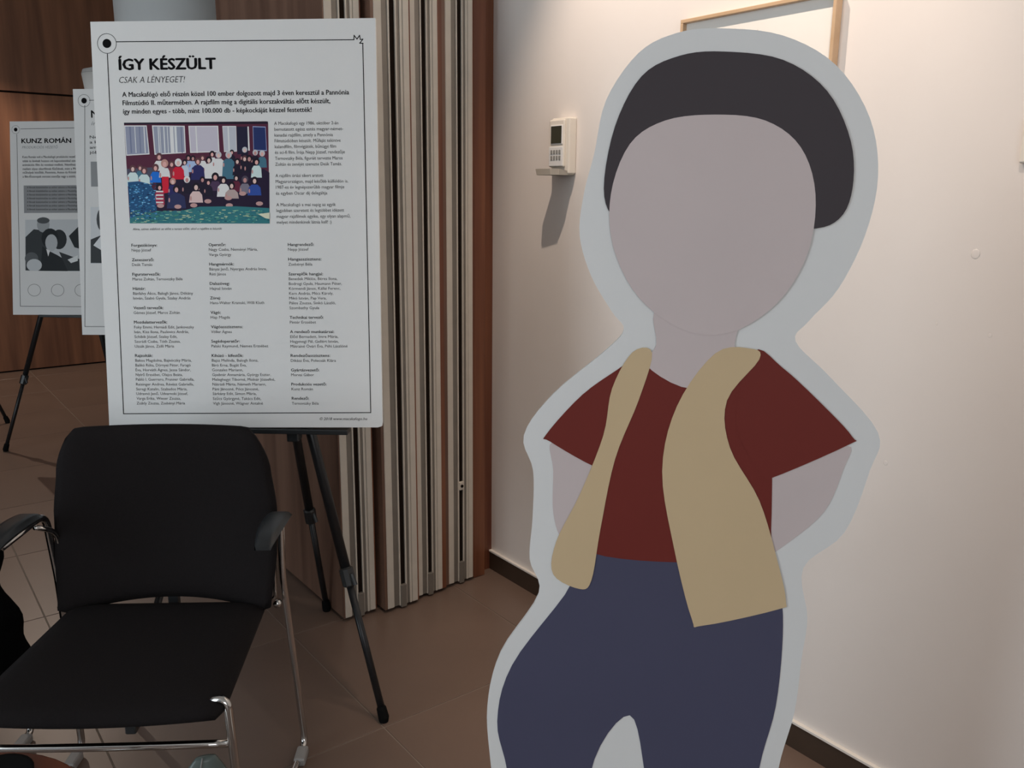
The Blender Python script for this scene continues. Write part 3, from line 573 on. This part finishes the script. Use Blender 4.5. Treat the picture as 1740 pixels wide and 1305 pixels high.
def back_fn(u, v, side):
    t = (v+1)/2; hw = interp(t, [(0, .238), (.3, .249), (.55, .250), (.8, .238), (1, .217)])
    cz = max(0, (abs(u)-.88)/.12)**2          # rounded top corners
    z = .430+.020*(1-u*u)*(1-t)+(.855-.430)*t-.022*cz*max(0, (t-.5)*2)**2+.016*cz*max(0, (.4-t)*2.5)**2
    th = .017*(1-abs(u)**10)*(1-abs(v)**10)+.004
    y = -.004+.040*t-.055*u*u*(1-.45*t)+.022*math.sin(math.pi*t)+.02
    return Vector((u*hw*(1-.03*max(0, (t-.93)/.07)), y+(-th if side == 0 else th), z))
def seat_fn(u, v, side):
    hw = .228+.010*v; r = max(0, (v-.75)/.25); hw *= 1-.05*r**3
    f = .222+.222*v+.018*r*(1-u*u)
    th = (1-abs(u)**9)*(1-abs(v)**9)
    top = .440+.016*th-.004*(1-u*u)*(1-v*v); bot = .428-.028*th
    return Vector((u*hw, -f, top if side == 0 else bot))
def make_chair():
    e = empty('armchair')
    obj('seat', pillow(bmesh.new(), seat_fn), 'fabric', e, True)
    obj('backrest', pillow(bmesh.new(), back_fn, 24, 20), 'fabric', e, True)
    obj('back_bracket', bx(-.012, .012, .012, .030, .40, .475, bev=.003), 'blackplastic', e)
    obj('seat_latch', bx(.062, .082, -.445, -.42, .402, .42, bev=.003), 'blackplastic', e)
    obj('front_stretcher', tb([(-.238+.476*k/12, -.402-.012*(1-(k/6-1)**2), .350+.006*(1-(k/6-1)**2)) for k in range(13)], .0078), 'chrome', e, True)
    obj('rear_stretcher', tb([(-.20, .010, .405), (.20, .010, .405)], .008), 'blackplastic', e, True)
    for s in (-1, 1):
        fr = obj('side_frame', tb(rounded([(s*.195, -.398, .437), (s*.240, -.412, .452), (s*.248, -.375, .011), (s*.276, .075, .011), (s*.256, .012, .50), (s*.262, -.002, .664), (s*.272, -.17, .654)], .035), .0085), 'chrome', e, True)
        obj('glide', bx(s*.276-.014, s*.276+.014, -.005, .050, .0, .022, bev=.005), 'glide', fr)
        obj('glide', bx(s*.248-.014, s*.248+.014, -.365, -.32, .0, .022, bev=.005), 'glide', fr)
        am = obj('arm_tube', tb(rounded([(s*.215, .022, .436), (s*.236, .018, .44), (s*.243, .004, .62), (s*.262, -.05, .650)], .03), .006), 'chrome', e, True)
        obj('bolt', tb([(s*.245, .004, .437), (s*.245, -.012, .437)], .009), 'chrome', am, True)
        pad = bmesh.new(); pillow(pad, lambda u, v, sd: Vector((s*(.272)+u*(.020+.008*(1-(v+.2)**2)), .095*-v-.122, .667+.012*(1-v*v)+(.012 if sd == 0 else -.012)*(1-abs(u)**6)*(1-abs(v)**8)-.03*max(0, v-.6)**2)), 10, 14)
        obj('arm_pad', pad, 'blackplastic', e, True)
    return e
CH = math.atan2(-.565, .825)
chair = make_chair(); chair.location = (.4815, 1.9315, 0); chair.rotation_euler.z = CH
tag(chair, 'black upholstered armchair with chrome frame in front of the large poster', 'chair', 'black armchairs in a row')
ch2 = copy_tree(chair); Rr = Vector((.825, -.565, 0)); Fv = Vector((-.565, -.825, 0))
ch2.location = Vector((.4815, 1.9315, 0))-Rr*.71-Fv*.075; ch2.rotation_euler.z = CH
tag(ch2, 'black armchair mostly cut off by the left edge, chrome leg behind the first seat', 'chair', 'black armchairs in a row')
# black cloth draped over the second chair's arm
def cloth():
    bm = bmesh.new(); N, K = 26, 14
    loc = lambda la, f, z: Vector((.4815, 1.9315, 0))+Rr*la+Fv*f+Vector((0, 0, z))
    g = []
    for j in range(N+1):
        t = j/N; row = []
        for i in range(K+1):
            s = i/K; z = .70-.50*t; la = -.452+.038*t+.012*math.sin(9*t+4*s)+.010*math.sin(21*t)
            f = -.13+.34*s+.012*math.sin(7*s+5*t)
            row.append(bm.verts.new(loc(la+.016*math.sin(s*11), f, z+.01*math.sin(s*5))))
        g.append(row)
    # fold over the arm to the outer side
    for j in range(N):
        for i in range(K): bm.faces.new((g[j][i], g[j][i+1], g[j+1][i+1], g[j+1][i]))
    h = [g[0]]
    for j in range(1, 9):
        t = j/8; h.append([bm.verts.new(v.co-Rr*(.07*min(1, t*2))+Vector((0, 0, .012*math.sin(math.pi*min(1, t*1.6))-.22*max(0, t-.4)))) for v in g[0]])
    for j in range(8):
        for i in range(K): bm.faces.new((h[j][i], h[j][i+1], h[j+1][i+1], h[j+1][i]))
    r = bmesh.ops.solidify(bm, geom=bm.faces[:], thickness=.006); return bm
tag(obj('coat', cloth(), 'coat', None, True), 'black coat hanging over the arm of the cut off chair', 'coat')
# ---------------------------------------------------------------- small round table at the bottom left corner
e = empty('side_table', (-.030, 1.276, 0), 0, 'small round red-brown table at the bottom left corner', 'table')
obj('table_top', lathe([(.18, .478), (.207, .482), (.21, .489), (.208, .498), (.204, .50)], 48), 'tabletop', e, True)
obj('pedestal', tb([(0, 0, .02), (0, 0, .48)], .022), 'chrome', e, True); obj('foot', lathe([(.15, 0), (.15, .008), (.03, .025)], 32), 'chrome', e, True)
tag(obj('dish', lathe([(.040, .5005), (.052, .504), (.055, .512), (.050, .512), (.042, .506)], 28, (.065, 1.368)), 'rubber', None, True), 'black round dish on the red-brown table', 'dish')
# grey-green pointed bag standing under the chair
bm = bmesh.new()
def bagf(u, v, sd):
    t = (v+1)/2; w_ = .075*(1-.72*t**1.4); d = .035*(1-.8*t)
    return Vector((u*w_+.012*t, (-1 if sd == 0 else 1)*d*(1-.75*abs(u)**2), .108*t+.0005))
pillow(bm, bagf, 10, 10)
bg = obj('bag', bm, 'bag', None, True); bg.location = (.483, 1.80, 0); bg.rotation_euler.z = CH+.25
tag(bg, 'small grey-green pointed bag on the floor under the armchair', 'bag')
obj('edge_seam', tb([(.0-.022*(1-k/8)+.005, -.0375*(1-.8*k/8), .004+.106*k/8) for k in range(9)], .0018, n=8), 'glide', bg, True)
# ---------------------------------------------------------------- cut-out figure on a board (plain, faceless stand-in)
az = math.radians(43)
sd = empty('cutout_figure', (.9347, .8239, 0), -az, 'white-edged cardboard standee of a plain figure in tan vest', 'standee')
SD = DATA['standee']
obj('backing_board', slab(catmull(SD['back'], 5), 0, .008), 'foam', sd)
layers = (('arm', 'arm_l', 'skin'), ('arm', 'arm_r', 'skin'), ('trousers', 'trousers', 'trousers'), ('shoe', 'shoe_l', 'shoe'), ('shoe', 'shoe_r', 'shoe'), ('shirt', 'shirt', 'shirt'), ('sleeve', 'sleeve_l', 'shirt'), ('sleeve', 'sleeve_r', 'shirt'),
          ('neck', 'neck', 'skin'), ('vest_panel', 'vest_l', 'vest'), ('vest_panel', 'vest_r', 'vest'), ('hair', 'hair', 'hair'), ('face', 'face', 'skin'))
for k, (nm, key, mn) in enumerate(layers): obj(nm, flat(catmull(SD[key], 5), -.0004-.00015*k), 'print_'+mn, sd)
zb = min(p[1] for p in SD['back'])
obj('base_plate', bx(-.24, .22, -.10, .16, 0, .010, bev=.002), 'foam', sd)
obj('base_slot', bx(-.20, .18, -.012, .020, .009, max(.03, zb+.03), bev=.002), 'foam', sd)
obj('rear_strut', slab([(-.02, .012), (.02, .012), (.012, .9), (-.012, .9)], .009, .014), 'foam', sd)
# ---------------------------------------------------------------- things on the white wall
def wall_thing(name, y, z, label, cat):    # local frame: x right along the wall (-Y), y into the wall (+X), z up
    return empty(name, (WX, y, z), -math.pi/2, label, cat)
e = wall_thing('alarm_keypad', 2.040, 1.513, 'ivory alarm keypad with open flap on the white wall', 'keypad')
obj('housing', bx(-.036, .046, -.030, -.0005, -.078, .085, bev=.004), 'keypad', e)
obj('front_plate', bx(-.040, .030, -.037, -.029, -.058, .080, bev=.004), 'keypad', e)
sc = obj('screen_bezel', bx(-.030, .024, -.0395, -.036, .008, .064, bev=.0015), 'frost', e); obj('screen', bx(-.027, .021, -.0405, -.0385, .011, .061, bev=.0005), 'lcd', sc)
kp = obj('key_plate', bx(-.037, .027, -.0395, -.036, -.056, .002, bev=.002), 'frost', e)
for r in range(2):
    for q in range(4): obj('key', bx(-.027+q*.0125, -.019+q*.0125, -.0415, -.039, -.020-r*.017, -.008-r*.017, bev=.001), 'key', kp)
bm = bmesh.new()
loc_ = [(-.038, -.002), (.040, -.002), (.038, -.060), (.024, -.082), (-.034, -.088), (-.048, -.066)]
lo_ = [bm.verts.new((x, y, -.082)) for x, y in loc_]; hi_ = [bm.verts.new((x*1.06, y if i < 2 else y*1.04, -.064-(.010 if i < 2 else 0))) for i, (x, y) in enumerate(loc_)]
bm.faces.new(lo_)
for i in range(1, 6): bm.faces.new((lo_[i], lo_[(i+1) % 6], hi_[(i+1) % 6], hi_[i]))
bmesh.ops.solidify(bm, geom=bm.faces[:], thickness=.003)
obj('flap', bm, 'keypad', e)
FW, FH = .442, .36
e = wall_thing('picture_frame', 1.362, 1.808-FH/2, 'framed pencil drawing in pale oak frame behind the standee head', 'picture')
fwid = .009
for nm, a in (('frame_rail', (-FW/2, FW/2, -.024, -.002, FH/2-fwid, FH/2)), ('frame_rail', (-FW/2, FW/2, -.024, -.002, -FH/2, -FH/2+fwid)), ('frame_stile', (-FW/2, -FW/2+fwid, -.024, -.002, -FH/2+fwid, FH/2-fwid)), ('frame_stile', (FW/2-fwid, FW/2, -.024, -.002, -FH/2+fwid, FH/2-fwid))):
    obj(nm, bx(*a, bev=.001, seg=1), 'oak', e)
pp = obj('drawing_paper', bx(-FW/2+fwid, FW/2-fwid, -.010, -.003, -FH/2+fwid, FH/2-fwid), 'paper', e)
bm = bmesh.new()
for cx, cz, rx, rz in ((-.06, .055, .035, .03), (.08, .02, .03, .05)): stroke(disc(cx, cz, rx, rz, 18, .2, 2.9), .0012, -.0104, False, bm)
stroke([(-.14, .10), (-.155, .06), (-.165, .03)], .001, -.0104, False, bm); stroke([(.03, .10), (.03, -.05)], .001, -.0104, False, bm); stroke([(-.02, .128), (-.005, .122), (.01, .128)], .001, -.0104, False, bm)
obj('pencil_lines', bm, 'pencil', pp)
e = wall_thing('wall_switch', .700, 1.481, 'pale wall switch at the right edge of the photo', 'switch')
obj('plate', bx(-.040, .040, -.009, -.0005, -.040, .040, bev=.003), 'keypad', e); obj('rocker', bx(-.024, .024, -.013, -.008, -.026, .026, bev=.002), 'keypad', e)
